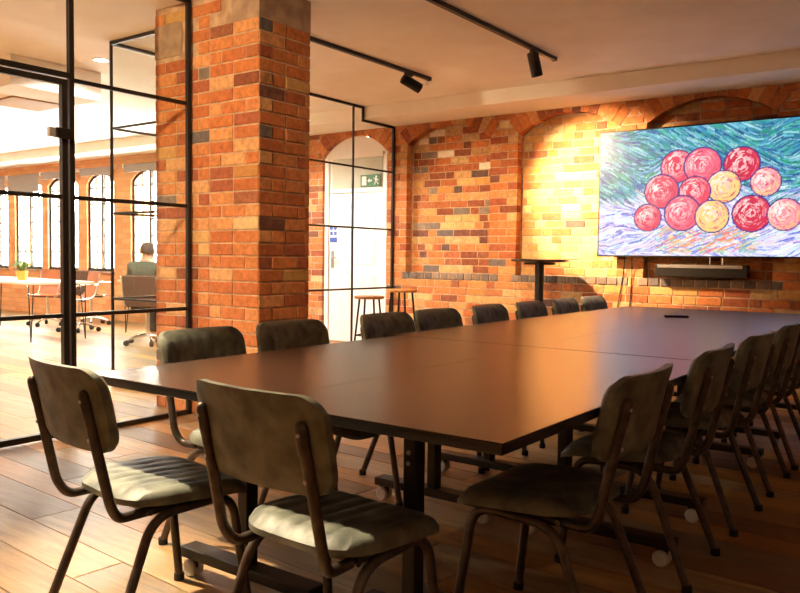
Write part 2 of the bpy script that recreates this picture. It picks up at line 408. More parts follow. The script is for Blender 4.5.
def brick_px(b):
    q = proj((b[0], b[4], b[1]))
    if not q or not (-10 < q[0] < 815 and 0 < q[1] < 420): return 0
    if -3.02 < b[0] < -.95 and 1.15 < b[1] < 2.3: return 0        # behind the screen
    if q[0] < 312 or (b[1] < .55): return 0
    return b[2]*b[3]/q[2]**2
bricks.sort(key=brick_px, reverse=True)
NV = 250
for cx, z, lx, lz, y, m, r in bricks[:NV]:
    lx = max(lx, .02); me = brick_mesh(lx, lz, m)
    o = link('brick', me, wall_back); o.location = (cx, y, z); o.rotation_euler = (0, r*2, r)
    o.scale = (lx/round(lx, 2) if round(lx, 2) > 0 else 1, 1, 1)
rests = {}
for cx, z, lx, lz, y, m, r in bricks[NV:]:
    lx = max(lx, .02); g = brick_geo(lx, lz); mb = rests.setdefault(m, MB()); mb.add([(v[0]+cx, v[1]+y, v[2]+z) for v in g.v], g.f)
for m, mb in rests.items(): stuff(mb.obj('brick_courses', m, wall_back))
# voussoirs of each arch
for op in openings:
    cx, cz, R, al = arch_geo(op); n = 13
    for k in range(n):
        a = -al + 2*al*(k+.5)/n; da = 2*al/n*.46; ro = R+.19
        while cz + ro*cos(a) > CEIL-.02: ro -= .01
        pl = [(cx+R*sin(a-da), cz+R*cos(a-da)), (cx+ro*sin(a-da), cz+ro*cos(a-da)), (cx+ro*sin(a+da), cz+ro*cos(a+da)), (cx+R*sin(a+da), cz+R*cos(a+da))]
        MB().prism(pl, WY-.002+rnd.uniform(-.003, .002), WY+.11).obj('arch_brick', rnd.choice(('brick', 'brick', 'brick', 'brick_mixed')), wall_back)

# ---- brick pillar
CX0, CX1, CY0, CY1 = -4.765, -3.713, 3.545, 4.02
pil = empty('wall_pillar', ((CX0+CX1)/2, (CY0+CY1)/2, 0)); struct(pil, 'square orange brick pillar standing where the glass partition ends', 'pillar')
def pobj(mb, name, mat):
    c = pil.location; mb.v = [(v[0]-c.x, v[1]-c.y, v[2]) for v in mb.v]; return mb.obj(name, mat, pil)
pobj(MB().box(CX0+.006, CX1-.006, CY0+.006, CY1-.006, 0, CEIL), 'mortar_core', 'mortar')
PS_Z = 2.60
pobj(MB().bbox(-3.97, CX1+.002, CY0-.002, CY1+.002, PS_Z, CEIL, .006), 'padstone', 'concrete')
pobj(MB().bbox(CX0-.002, -4.47, CY0-.002, CY0+.3, 2.47, 2.70, .006), 'padstone', 'concrete')
def pil_mix():
    r = rnd.random(); return 'brick_blue' if r < .008 else ('brick_mixed' if r < .07 else ('brick_pale' if r < .12 else 'brick'))
hidden = {}
def pil_brick(x0, x1, y0, y1, z, face):
    if z > CEIL-.05: return
    if z > PS_Z-.03 and x1 > -3.97: return
    if 2.45 < z < 2.71 and x0 < -4.47 and y0 < CY0+.3: return
    m = pil_mix(); c = pil.location; j = MJ/2
    if face == 'front':
        lx = x1-x0-MJ; o = link('brick', brick_mesh(lx, CH-MJ, m, .08), pil); o.location = ((x0+x1)/2-c.x, CY0-c.y+rnd.uniform(-.003, .002), z); o.scale.x = lx/round(lx, 2); o.rotation_euler = (0, 0, rnd.uniform(-.006, .006))
    elif face == 'side':
        ly = y1-y0-MJ; o = link('brick', brick_mesh(ly, CH-MJ, m, .08), pil); o.location = (CX1-c.x+rnd.uniform(-.002, .003), (y0+y1)/2-c.y, z); o.rotation_euler = (0, 0, pi/2+rnd.uniform(-.006, .006)); o.scale.x = ly/round(ly, 2)
    else:
        hidden.setdefault(m, MB()).box(x0+j-c.x, x1-j-c.x, y0+j-c.y, y1-j-c.y, z-CH/2+j, z+CH/2-j)
for k in range(int(CEIL/CH)+1):
    z = (k+.5)*CH
    if z+CH/2 > CEIL+.02: continue
    e = k % 2
    # front: alternate stretcher / header starts, the corner brick belongs to the front on odd courses
    fx1 = CX1 if e else CX1-.006; cuts = [CX0]
    seq = [.232, .232, .116, .232, .24] if e else [.116, .232, .232, .116, .232, .124]
    if k % 4 == 2: seq = [.232, .116, .232, .232, .24]
    x = CX0
    for w in seq[:-1]: x += w; cuts.append(x)
    cuts.append(CX1)
    for a, b in zip(cuts[:-1], cuts[1:]): pil_brick(a, b, CY0, CY0+.11, z, 'front')
    cy = [CY0, CY0+.235, CY1] if e else [CY0, CY0+.12, CY0+.355, CY1]
    if k % 4 == 2: cy = [CY0, CY0+.12, CY0+.24, CY1]
    for a, b in zip(cy[:-1], cy[1:]): pil_brick(CX1-.11, CX1, a, b, z, 'side')
    for i in range(4): pil_brick(CX0+.13+i*.232, CX0+.13+(i+1)*.232, CY1-.05, CY1, z, 'back')
    for i in range(2): pil_brick(CX0, CX0+.05, CY0+.1+i*.19, CY0+.1+(i+1)*.19, z, 'left')
for m, mb in hidden.items(): stuff(mb.obj('brick_courses', m, pil))

# ---- office stretch of the same wall with arched windows
wins = [(-15.75, -14.86), (-14.60, -13.67), (-13.47, -12.52), (-12.25, -11.48), (-11.02, -10.12), (-9.72, -8.82)]  # last window added behind the pillar to let in more daylight
W_SPR, W_CR, W_SILL = 2.28, 2.46, .80
mt = office_brick()
wo = MB(); xs = [XL] + [v for w in wins for v in w] + [X0W]
for i in range(0, len(xs), 2): wo.box(xs[i], xs[i+1], WY, 8.1, 0, CEIL)
for a, b in wins:
    op = (a, b, W_SPR, W_CR, W_SILL); wo.box(a, b, WY, 8.1, 0, W_SILL)
    for k in range(10):
        xa, xb = a+(b-a)*k/10, a+(b-a)*(k+1)/10; za, zb = arch_z(op, xa), arch_z(op, xb)
        wo.add([(xa,WY,za),(xb,WY,zb),(xb,8.1,zb),(xa,8.1,za),(xa,WY,CEIL),(xb,WY,CEIL),(xb,8.1,CEIL),(xa,8.1,CEIL)], [(0,3,2,1),(4,5,6,7),(0,1,5,4),(1,2,6,5),(2,3,7,6),(3,0,4,7)])
o = wo.obj('wall_office', mt); struct(o, 'brick office wall with a row of arched windows', 'wall')
lintels = MB()
for i, (a, b) in enumerate(wins):
    w = empty('window_%d' % (i+1), ((a+b)/2, WY+.07, W_SILL)); struct(w, 'tall arched metal window with small panes, window %s of the office row' % ('one two three four five six-added-unseen'.split()[i]), 'window')
    hw = (b-a)/2; op = (-hw, hw, W_SPR-W_SILL, W_CR-W_SILL, 0); zt = W_CR-W_SILL
    fr = MB(); fr.box(-hw, -hw+.04, -.03, .03, 0, op[2]+.0); fr.box(hw-.04, hw, -.03, .03, 0, op[2]); fr.box(-hw, hw, -.05, .05, 0, .05)
    for k in range(10):
        xa, xb = -hw+2*hw*k/10, -hw+2*hw*(k+1)/10; za, zb = arch_z(op, xa), arch_z(op, xb)
        fr.add([(xa,-.03,za-.05),(xb,-.03,zb-.05),(xb,.03,zb-.05),(xa,.03,za-.05),(xa,-.03,za),(xb,-.03,zb),(xb,.03,zb),(xa,.03,za)], [(0,3,2,1),(4,5,6,7),(0,1,5,4),(1,2,6,5),(2,3,7,6),(3,0,4,7)])
    fr.obj('window_frame', 'black', w)
    MB().box(-.022, .022, -.03, .03, .05, zt-.03).obj('mullion', 'black', w)
    for x in (-hw/2, hw/2): MB().box(x-.008, x+.008, -.012, .012, .05, arch_z(op, x)-.03).obj('glazing_bar', 'black', w)
    zz = [.05+.27*j for j in range(7)]
    for z in zz[1:]:
        if z < op[2]: MB().box(-hw+.04, hw-.04, -.012, .012, z-.007, z+.007).obj('glazing_bar', 'black', w)
    xsn = [-hw+.04, -hw/2, 0, hw/2, hw-.04]
    for c0, c1 in zip(xsn[:-1], xsn[1:]):
        for j, z in enumerate(zz):
            z1 = z+.27 if j < 5 else min(arch_z(op, c0), arch_z(op, c1))-.03
            if j > 5: continue
            MB().box(c0, c1, -.002, .002, z, z1).obj('pane', 'glass', w)
    MB().box(-hw-.03, hw+.03, -.11, -.05, -.03, 0).obj('window_sill', 'concrete', w)
    pl = bpy.data.lights.new('sky_portal', 'AREA'); pl.shape = 'RECTANGLE'; pl.size = b-a; pl.size_y = W_CR-W_SILL; pl.cycles.is_portal = True
    po = bpy.data.objects.new('sky_portal', pl); COL.objects.link(po); po.location = ((a+b)/2, 8.12, (W_SILL+W_CR)/2); po.rotation_euler = (radians(-90), 0, 0)
    # roller blind
    zb = 2.21 if i <= 1 else 2.41
    rb = empty('roller_blind', ((a+b)/2, WY-.06, 2.50)); tag(rb, 'grey roller blind %s above the %s arched office window' % ('pulled partway down' if i <= 1 else 'rolled up short', 'first second third fourth fifth sixth'.split()[i]), 'blind', 'roller blinds along the office windows')
    MB().tube([(-hw-.08, 0, 0), (hw+.08, 0, 0)], .028, 10).obj('roller', 'blind', rb, True)
    MB().box(-hw-.06, hw+.06, -.030, -.026, zb-2.50, 0).obj('fabric', 'blind', rb); MB().box(-hw-.06, hw+.06, -.036, -.020, zb-2.515, zb-2.50).obj('bottom_bar', 'blind', rb)
    for sx in (-1, 1): MB().box(sx*(hw+.085)-.008, sx*(hw+.085)+.008, -.03, .058, -.03, .035).obj('bracket', 'white', rb)

# ---- arched white door seen through the glass
dw = door[1]-door[0]; dc = (door[0]+door[1])/2
d2 = empty('door_2', (dc, WY+.03, 0)); struct(d2, 'white arched door with glazed transom in the brick wall', 'door')
hw = dw/2-.004; op = (-hw, hw, D_SPR, D_CR, 0)
poly = [(-hw, 0)] + [(-hw+2*hw*k/16, arch_z(op, -hw+2*hw*k/16)-.004) for k in range(17)] + [(hw, 0)]
MB().prism(poly, .03, .09).obj('door_surround', 'white', d2)
MB().bbox(-.43, .45, .005, .045, .01, 1.90, .004).obj('door_leaf', 'white', d2)
for sx in (-1, 1): MB().bbox(sx*.475-.03, sx*.475+.03, -.012, .05, 0, 2.36, .004).obj('jamb', 'white', d2)
tr = MB(); tr.box(-.42, .44, -.01, .03, 1.91, 1.96); tr.box(-.42, .44, -.01, .03, 2.34, 2.40); tr.obj('transom_frame', 'white', d2)
MB().box(-.40, .42, .012, .026, 1.96, 2.34).obj('transom_pane', 'frost', d2)
for z0 in (.25, 1.0): MB().bbox(-.30, .32, -.001, .012, z0, z0+.62, .006).obj('door_panel', 'white', d2)
hd = MB().bbox(-.395, -.355, -.012, .01, .95, 1.17, .003).obj('handle_plate', 'silver', d2); MB().tube(fillet([(-.375, -.012, 1.08), (-.375, -.05, 1.08), (-.275, -.05, 1.08)], .02), .009, 8).obj('handle', 'silver', hd, True)
for z in (.3, 1.0, 1.6): MB().box(.442, .452, -.004, .012, z, z+.1).obj('hinge', 'silver', d2)
# notices on the door
n1 = empty('fire_exit_sign', (dc+.25, WY+.018, 2.045)); tag(n1, 'green and white fire exit sign with running figure at the transom', 'sign')
MB().box(-.155, .155, -.006, .006, -.075, .075).obj('sign_plate', 'sign_green', n1)
def fplate(nm, parts, mat, par, y): 
    mb = MB()
    for p in parts: mb.prism(p, y, y+.004)
    return mb.obj(nm, mat, par)
fplate('doorway_symbol', [[(-.13,-.055),(-.06,-.055),(-.06,.055),(-.13,.055)]], 'white', n1, -.010)
fplate('arrow_symbol', [[(-.045,.0),(-.01,.03),(-.01,-.03)], [(-.012,-.011),(.03,-.011),(.03,.011),(-.012,.011)]], 'white', n1, -.010)
fig = [[(.095+.013*cos(t*pi/5), .045+.013*sin(t*pi/5)) for t in range(10)], [(.075,.03),(.10,.03),(.105,-.01),(.08,-.01)], [(.08,-.01),(.092,-.01),(.075,-.055),(.06,-.055)], [(.095,-.01),(.105,-.01),(.135,-.045),(.12,-.052)], [(.05,.02),(.055,.03),(.08,.03),(.08,.02)], [(.10,.03),(.13,.005),(.125,-.003),(.10,.018)]]
fplate('running_figure', fig, 'white', n1, -.010)
n2 = empty('door_notice', (dc-.355, WY+.026, 1.39)); tag(n2, 'white notice with blue symbols stuck on the white arched door', 'notice')
MB().box(-.075, .075, -.002, .002, -.125, .125).obj('paper', 'white', n2)
sy = [[(-.06+.03*cos(t*pi/6)+.025, .075+.03*sin(t*pi/6)) for t in range(12)], [(.03+.03*cos(t*pi/6), .075+.03*sin(t*pi/6)) for t in range(12)], [(-.055,-.02),(-.01,-.02),(-.01,.03),(-.055,.03)], [(.01,-.02),(.055,-.02),(.055,.03),(.01,.03)], [(-.06,-.11),(.06,-.11),(.06,-.045),(-.06,-.045)]]
fplate('blue_symbol', sy, 'sign_blue', n2, -.005)
n3 = MB().box(-.10, .10, -.002, .002, -.04, .04).obj('door_sticker', 'sign_pale'); n3.location = (dc-.12, WY+.029, 1.74); tag(n3, 'small pale blue sticker on the white arched door', 'sticker')

# ---- glazed partitions
def beam(mb, p, q, w=.022, d=.03):
    """square bar between two points along one axis"""
    a = [min(p[i], q[i]) for i in range(3)]; b = [max(p[i], q[i]) for i in range(3)]
    ax = max(range(3), key=lambda i: b[i]-a[i])
    for i in range(3):
        if i != ax: h = w if i == 2 else d/2 if False else w; a[i] -= w/2; b[i] += w/2
    return mb.bbox(a[0], b[0], a[1], b[1], a[2], b[2], .002)
RZ = [.73, 1.43, 2.12]
gp = empty('glass_partition', (GX, 2.6, 0)); tag(gp, 'black framed glass partition running from the brick pillar towards the doorway', 'partition')
def gbar(par, name, p, q, w=.024):
    mb = MB(); beam(mb, p, q, w); L = par.location; mb.v = [(v[0]-L.x, v[1]-L.y, v[2]-L.z) for v in mb.v]; return mb.obj(name, 'black', par)
def gpane(par, a, b):
    L = par.location; lo = [min(a[i], b[i]) for i in range(3)]; hi = [max(a[i], b[i]) for i in range(3)]
    for i in range(2):
        if hi[i]-lo[i] < .001: lo[i] -= .004; hi[i] += .004
    return MB().box(lo[0]-L.x, hi[0]-L.x, lo[1]-L.y, hi[1]-L.y, lo[2]-L.z, hi[2]-L.z).obj('pane', 'glass', par)
YA = 3.53; YD1, YD0 = 2.655, 1.68
gbar(gp, 'post', (GX, YA-.012, 0), (GX, YA-.012, CEIL), .03); gbar(gp, 'post', (GX, YD1, 0), (GX, YD1, CEIL), .032)
gbar(gp, 'post', (GX, YD0, 0), (GX, YD0, CEIL), .032)
gbar(gp, 'top_rail', (GX, YN, CEIL-.016), (GX, YA, CEIL-.016), .03)
gbar(gp, 'bottom_rail', (GX, YD1, .017), (GX, YA, .017), .03); gbar(gp, 'bottom_rail', (GX, YN, .017), (GX, YD0, .017), .03)
for y0, y1 in ((YD1+.016, YA-.03), (-.30, YD0-.016), (YN, -.33)):
    for z in RZ: gbar(gp, 'glazing_bar', (GX, y0, z), (GX, y1, z))
    zs = [.03]+RZ+[CEIL-.03]
    for a, b in zip(zs[:-1], zs[1:]): gpane(gp, (GX, y0, a+.01), (GX, y1, b-.01))
gbar(gp, 'post', (GX, -.315, 0), (GX, -.315, CEIL), .03)
gbar(gp, 'door_head', (GX, YD0, 2.14), (GX, YD1-.016, 2.14), .034); gpane(gp, (GX, YD0+.016, 2.16), (GX, YD1-.016, CEIL-.03))
d1 = empty('door_1', (GX, YD1-.05, 0)); struct(d1, 'black framed glass door beside the brick pillar', 'door')
ya, yb = YD0+.03, YD1-.03
for y in (ya+.02, yb-.018): gbar(d1, 'stile', (GX, y, .01), (GX, y, 2.115), .036)
gbar(d1, 'top_rail', (GX, ya, 2.098), (GX, yb, 2.098), .034); gbar(d1, 'bottom_rail', (GX, ya, .03), (GX, yb, .03), .036)
for z in RZ[:2]: gbar(d1, 'glazing_bar', (GX, ya+.04, z), (GX, yb-.036, z))
for a, b in ((.05, .72), (.74, 1.42), (1.44, 2.08)): gpane(d1, (GX, ya+.04, a), (GX, yb-.036, b))
lkb = MB().bbox(GX+.02-d1.location.x, GX+.06-d1.location.x, -.075, .03, 1.765, 1.825, .004).obj('lock_body', 'black', d1)
MB().bbox(GX+.022-d1.location.x, GX+.055-d1.location.x, -.115, -.077, 1.768, 1.822, .003).obj('lock_plate', 'silver', lkb)
# second partition: return behind the pillar and long run to the brick wall
g2 = empty('glass_partition', (GX2, JY, 0)); tag(g2, 'black framed glass screen between brick pillar and arched white door', 'partition')
YS = 7.20
for y in (JY, 5.1, 6.0, 6.95): gbar(g2, 'post', (GX2, y, 0), (GX2, y, CEIL), .020)
gbar(g2, 'post', (GX2, WY-.02, 0), (GX2, WY-.02, BULK_Z-.02), .03)
gbar(g2, 'top_rail', (GX2, JY, CEIL-.014), (GX2, BULK_Y-.03, CEIL-.014), .028); gbar(g2, 'post', (GX2, BULK_Y-.018, BULK_Z-.03), (GX2, BULK_Y-.018, CEIL), .026); gbar(g2, 'top_rail', (GX2, BULK_Y-.03, BULK_Z-.016), (GX2, WY-.01, BULK_Z-.016), .028)
gbar(g2, 'bottom_rail', (GX2, JY, .017), (GX2, WY-.01, .017), .03); gbar(g2, 'bottom_rail', (GX2, JY, .017), (CX0-.01, JY, .017), .03); gbar(g2, 'top_rail', (GX2, JY, CEIL-.014), (CX0-.01, JY, CEIL-.014), .028)
gbar(g2, 'post', (CX0-.016, JY, 0), (CX0-.016, JY, CEIL), .026)
for z in RZ:
    gbar(g2, 'glazing_bar', (GX2, JY, z), (GX2, WY-.01, z), .020); gbar(g2, 'glazing_bar', (GX2, JY, z), (CX0-.01, JY, z), .018)
zs = [.03]+RZ+[CEIL-.03]; ys = [JY, 5.1, 6.0, 6.95, WY-.02]
for a, b in zip(zs[:-1], zs[1:]):
    for y0, y1 in zip(ys[:-1], ys[1:]): gpane(g2, (GX2, y0+.014, a+.01), (GX2, y1-.014, (b if y1 < 7 or b < 2.5 else BULK_Z-.02)-.01))
    if b > 2.5: gpane(g2, (GX2, 6.964, BULK_Z-.03), (GX2, BULK_Y-.032, CEIL-.04))
    gpane(g2, (GX2+.014, JY, a+.01), (CX0-.03, JY, b-.01))

# ================================================================== LAMPS
def track(name_label, x, y0, y1):
    t = empty('lighting_track', (x, (y0+y1)/2, CEIL)); h = (y1-y0)/2
    MB().bbox(-.018, .018, -h, h, -.032, 0, .002).obj('rail', 'black', t)
    for s in (-1, 1): MB().bbox(-.020, .020, s*h-.012, s*h+.012, -.035, 0, .002).obj('end_cap', 'black', t)
    tag(t, name_label, 'track'); return t
track('short black lighting track on the ceiling beside the glass screen', -4.30, 4.15, 6.32)
track('long black lighting track on the ceiling above the boardroom table', -2.985, -1.6, 6.28)
def head(x, y, aim, label, power, size=70, blend=.7, col=WARM, rad=.045):
    P = Vector((x, y, CEIL-.032)); t = empty('track_spotlight', P); tag(t, label, 'spotlight', 'spotlights on the ceiling tracks')
    piv = Vector((0, 0, -.075)); D = (Vector(aim)-(P+piv)).normalized()
    MB().bbox(-.016, .016, -.05, .05, -.022, 0, .002).obj('adapter', 'black', t)
    MB().tube([(0, 0, -.02), (0, 0, -.075)], .008, 8).obj('stem', 'black', t, True)
    b0 = piv - D*.07
    MB().lathe([(.030, 0), (.045, .006), (.047, .02), (.047, .195), (.044, .20), (.040, .185)], b0, D, 20).obj('lamp_body', 'black', t, True)
    MB().lathe([(.036, .1862), (.001, .1868)], b0, D, 16).obj('lens', 'lamp_lens', t)
    l = bpy.data.lights.new('spot', 'SPOT'); l.energy = power; l.spot_size = radians(size); l.spot_blend = blend; l.color = col; l.shadow_soft_size = rad
    lo = bpy.data.objects.new('spot_lamp', l); COL.objects.link(lo); lo.location = P + b0 + D*.215
    lo.rotation_euler = D.to_track_quat('-Z', 'Y').to_euler(); return t
head(-4.30, 5.98, (-3.15, 7.8, 1.72), 'black cylinder spotlight on the short track aimed at the blind arch', P_WALL, 52, .9)
head(-2.985, 5.90, (-2.75, 6.4, .8), 'black cylinder spotlight near the brick-wall end of the long track', P_TABLE, 70, .8)
head(-2.985, 1.22, (-1.95, 1.2, .3), 'black cylinder spotlight on the long track above the end chairs', P_SEAT, 60, .9, (1.0, .80, .52))
head(-2.985, -.6, (-4.3, 3.5, 1.3), 'added unseen black fill spotlight on the long track aimed at the brick pillar', P_FILL, 60, .9, SOFT)  # added fill lamp out of view, lifts the pillar and the room
head(-4.30, 4.30, (-4.75, 7.7, 1.25), 'added black cylinder spotlight hidden behind the pillar on the short track', 650, 44, 1.0)  # added lamp, hidden by the pillar, to brighten brick wall and ceiling
sd = empty('smoke_detector', (-4.42, 6.46, CEIL)); tag(sd, 'round white smoke detector on the ceiling by the short track', 'detector')
MB().lathe([(.05, 0), (.052, -.012), (.045, -.02), (.036, -.034), (.012, -.038)], (0, 0, 0), (0, 0, 1), 20).obj('housing', 'white', sd, True); MB().lathe([(.012, -.038), (.010, -.044)], (0, 0, 0), (0, 0, 1), 12).obj('sensor', 'white', sd, True)
ORD = 'first second third fourth fifth sixth seventh eighth'.split()
dl_n = 0
for x, y in ((-6.37, 4.17), (-6.6, 1.6), (-8.9, 1.6), (-11.0, 4.4), (-8.9, -.8), (-11.5, 1.2), (-6.7, 6.3)):  # all after the first are added out of view to brighten the office
    t = empty('downlight', (x, y, CEIL)); tag(t, 'round recessed ceiling downlight ' + ('nearest the glass corner post', 'added unseen just outside the glass door', 'added unseen between the glass door and the air conditioner', 'added unseen above the long pale desk', 'added unseen by the plain wall opposite the windows', 'added unseen over the empty office floor', 'added unseen in front of the arched white door')[dl_n], 'downlight', 'recessed downlights in the office ceiling')
    MB().lathe([(.055, -.003), (.075, -.006), (.078, 0), (.055, 0)], (0, 0, 0), (0, 0, 1), 20).obj('bezel', 'white', t, True); MB().lathe([(.052, -.0065), (.001, -.007)], (0, 0, 0), (0, 0, 1), 16).obj('lens', 'downlight', t)
    l = bpy.data.lights.new('downlight_spot', 'SPOT'); l.energy = P_OFFICE; l.spot_size = radians(150); l.spot_blend = .5; l.color = (1, .92, .84); l.shadow_soft_size = .06
    lo = bpy.data.objects.new('downlight_lamp', l); COL.objects.link(lo); lo.location = (x, y, CEIL-.02); dl_n += 1

# ceiling box and air conditioning cassette in the office
cb = MB().bbox(-7.30, -6.83, 3.59, 4.47, 2.556, CEIL-.001, .004).obj('trim_2', 'plaster'); struct(cb, 'boxed-in ceiling duct casing in the office', 'duct box')
ac = empty('air_conditioner', (-8.05, 4.40, 2.675)); tag(ac, 'round white ceiling air conditioner with dark rim and tan grille', 'air conditioner')
MB().lathe([(.46, .144), (.50, .02), (.52, .0), (.49, -.02), (.02, -.03)], (0, 0, 0), (0, 0, 1), 40).obj('casing', 'white', ac, True)
ring = MB(); N = 40; ring.tube([(.515*cos(2*pi*k/N), .515*sin(2*pi*k/N), .012) for k in range(N+1)], .014, 8, False); ring.obj('rim', 'black', ac, True)
MB().bbox(-.29, .29, -.29, .29, -.042, -.024, .006).obj('grille', 'acpanel', ac)

# ================================================================== BOARDROOM TABLES
def table(x0, x1, y0, y1, label, near=.33, far=.22, off=0.0):
    cx, cy = (x0+x1)/2, (y0+y1)/2; t = empty('folding_table', (cx, cy, 0)); hx, hy = (x1-x0)/2, (y1-y0)/2
    tag(t, label, 'table', 'flip-top tables pushed together as one boardroom table')
    MB().bbox(-hx, hx, -hy, hy, TT-.004, TT, .001).obj('table_top', 'top', t)
    MB().bbox(-hx+.001, hx-.001, -hy+.001, hy-.001, TT-.027, TT-.0035, .002).obj('edge_band', 'top_edge', t)
    MB().bbox(off-.03, off+.03, -hy+near, hy-far, TT-.13, TT-.07, .003).obj('beam', 'black', t)
    for s in (-1, 1):
        ly = hy-far if s > 0 else -hy+near
        lg = MB().bbox(off-.022, off+.022, ly-.025, ly+.025, .10, TT-.06, .005).obj('leg', 'black', t)
        g = MB(); prof = [(-.10, TT-.0275), (.10, TT-.0275), (.10, TT-.05), (.06, TT-.075), (.035, TT-.12), (-.035, TT-.12), (-.06, TT-.075), (-.10, TT-.05)]
        g.prism([(a+off, b) for a, b in prof], ly-.05, ly+.05); g.obj('hinge_bracket', 'black', lg)
        MB().bbox(-hx+.06, hx-.06, ly-.03, ly+.03, TT-.055, TT-.027, .002).obj('cross_rail', 'black', t)
        for z in (TT-.17, TT-.20): MB().lathe([(.007, 0), (.007, .004), (.004, .006)], (off, ly-.026, z), (0, -1, 0), 10).obj('bolt', 'silver', lg)
        ft = MB().bbox(-.30, .30, ly-.036, ly+.036, .070, .105, .004).obj('foot', 'black', t)
        for sx in (-1, 1):
            px = sx*.262
            c = MB(); c.tube([(px, ly, .072), (px, ly, .055)], .012, 8); c.box(px-.03, px+.012, ly-.006, ly+.006, .03, .06); co = c.obj('caster', 'rubber', ft)
            for sy in (-1, 1):
                w = MB(); w.lathe([(.010, -.009), (.024, -.009), (.030, -.004), (.030, .004), (.024, .009), (.010, .009)], (px-.008, ly+sy*.016, .0305), (0, 1, 0), 18); w.obj('wheel', 'wheel', ft, True)
g = .004; YT = [1.40, 3.05, 4.71, 6.30]
rows = [(-2.235, -1.500, -.765), (-2.285, -1.55, -.815), (-2.285, -1.55, -.815)]
names = [('glass-side', 'pillar-side'), ]
for i, (xa, xm, xb) in enumerate(rows):
    where = ('at the two-chair end', 'in the middle of the row', 'at the brick-wall end')[i]
    table(xa, xm-.0008, YT[i]+(.006 if i < 2 else .002), YT[i+1]-(.006 if i == 0 else .002), 'dark brown flip-top table on casters %s, on the partition side' % where, .335)
    table(xm+.0008, xb, YT[i]+(.006 if i < 2 else .002), YT[i+1]-(.006 if i == 0 else .002), 'dark brown flip-top table on casters %s, away from the partition' % where, .40 if i == 0 else .33, .22, -.13)

# ================================================================== CHAIRS
def pad_grid(fn, nu, nv):
    """closed pad from fn(s,t,side) with side 0 bottom/back, 1 top/front"""
    vs = []; fs = []
    for side in (0, 1):
        for j in range(nv+1):
            for i in range(nu+1): vs.append(fn(-1+2*i/nu, -1+2*j/nv, side))
    n = (nu+1)*(nv+1); id_ = lambda i, j, s: s*n + j*(nu+1)+i
    for j in range(nv):
        for i in range(nu):
            fs.append((id_(i,j,1), id_(i+1,j,1), id_(i+1,j+1,1), id_(i,j+1,1))); fs.append((id_(i,j,0), id_(i,j+1,0), id_(i+1,j+1,0), id_(i+1,j,0)))
    for i in range(nu):
        fs.append((id_(i,0,0), id_(i+1,0,0), id_(i+1,0,1), id_(i,0,1))); fs.append((id_(i,nv,0), id_(i,nv,1), id_(i+1,nv,1), id_(i+1,nv,0)))
    for j in range(nv):
        fs.append((id_(0,j,0), id_(0,j,1), id_(0,j+1,1), id_(0,j+1,0))); fs.append((id_(nu,j,0), id_(nu,j+1,0), id_(nu,j+1,1), id_(nu,j,1)))
    return vs, fs
NR = 8
def flute(s): return abs(sin(pi*NR*(s+1)/2))**.6
def rrect(s, t, hw, hh, r):
    m = max(abs(s), abs(t))
    if m < 1e-6: return 0, 0, 0
    px, pz = s/m*hw, t/m*hh; qx = max(-(hw-r), min(hw-r, px)); qz = max(-(hh-r), min(hh-r, pz))
    d = math.hypot(px-qx, pz-qz); return m*(qx+(px-qx)/d*r), m*(qz+(pz-qz)/d*r), m
def seat_fn(s, t, side):
    x, y, m = rrect(s, t, .212, .205, .12); e = max(0, 1-m**6)
    y += .082; x *= 1+.03*(y-.082)/.205
    z = .404 + (.012+.028*e**.5 + .0055*flute(x/.212)*min(1, e*2) if side else -.004-.004*e**.5)
    v = (y-.082)/.205
    if v > .45: z -= .030*((v-.45)/.55)**2
    z += -.010*v + .006*(x/.212)**2
    return (x, y, z)
BZ0, BZ1 = .575, .805
def back_fn(s, t, side):
    x, zz, m = rrect(s, t, .212, (BZ1-BZ0)/2, .055); z = (BZ0+BZ1)/2+zz; u = x/.212; v = zz/((BZ1-BZ0)/2)
    e = max(0, 1-m**7)
    y = -.185 - (z-.46)*.20 + .034*u*u - .012*(max(0, v)**3)
    if side: y += .014 + .020*e**.5 + .0045*flute(u)*min(1, e*2)
    else: y -= .006 + .008*e**.5
    return (x, y, z)
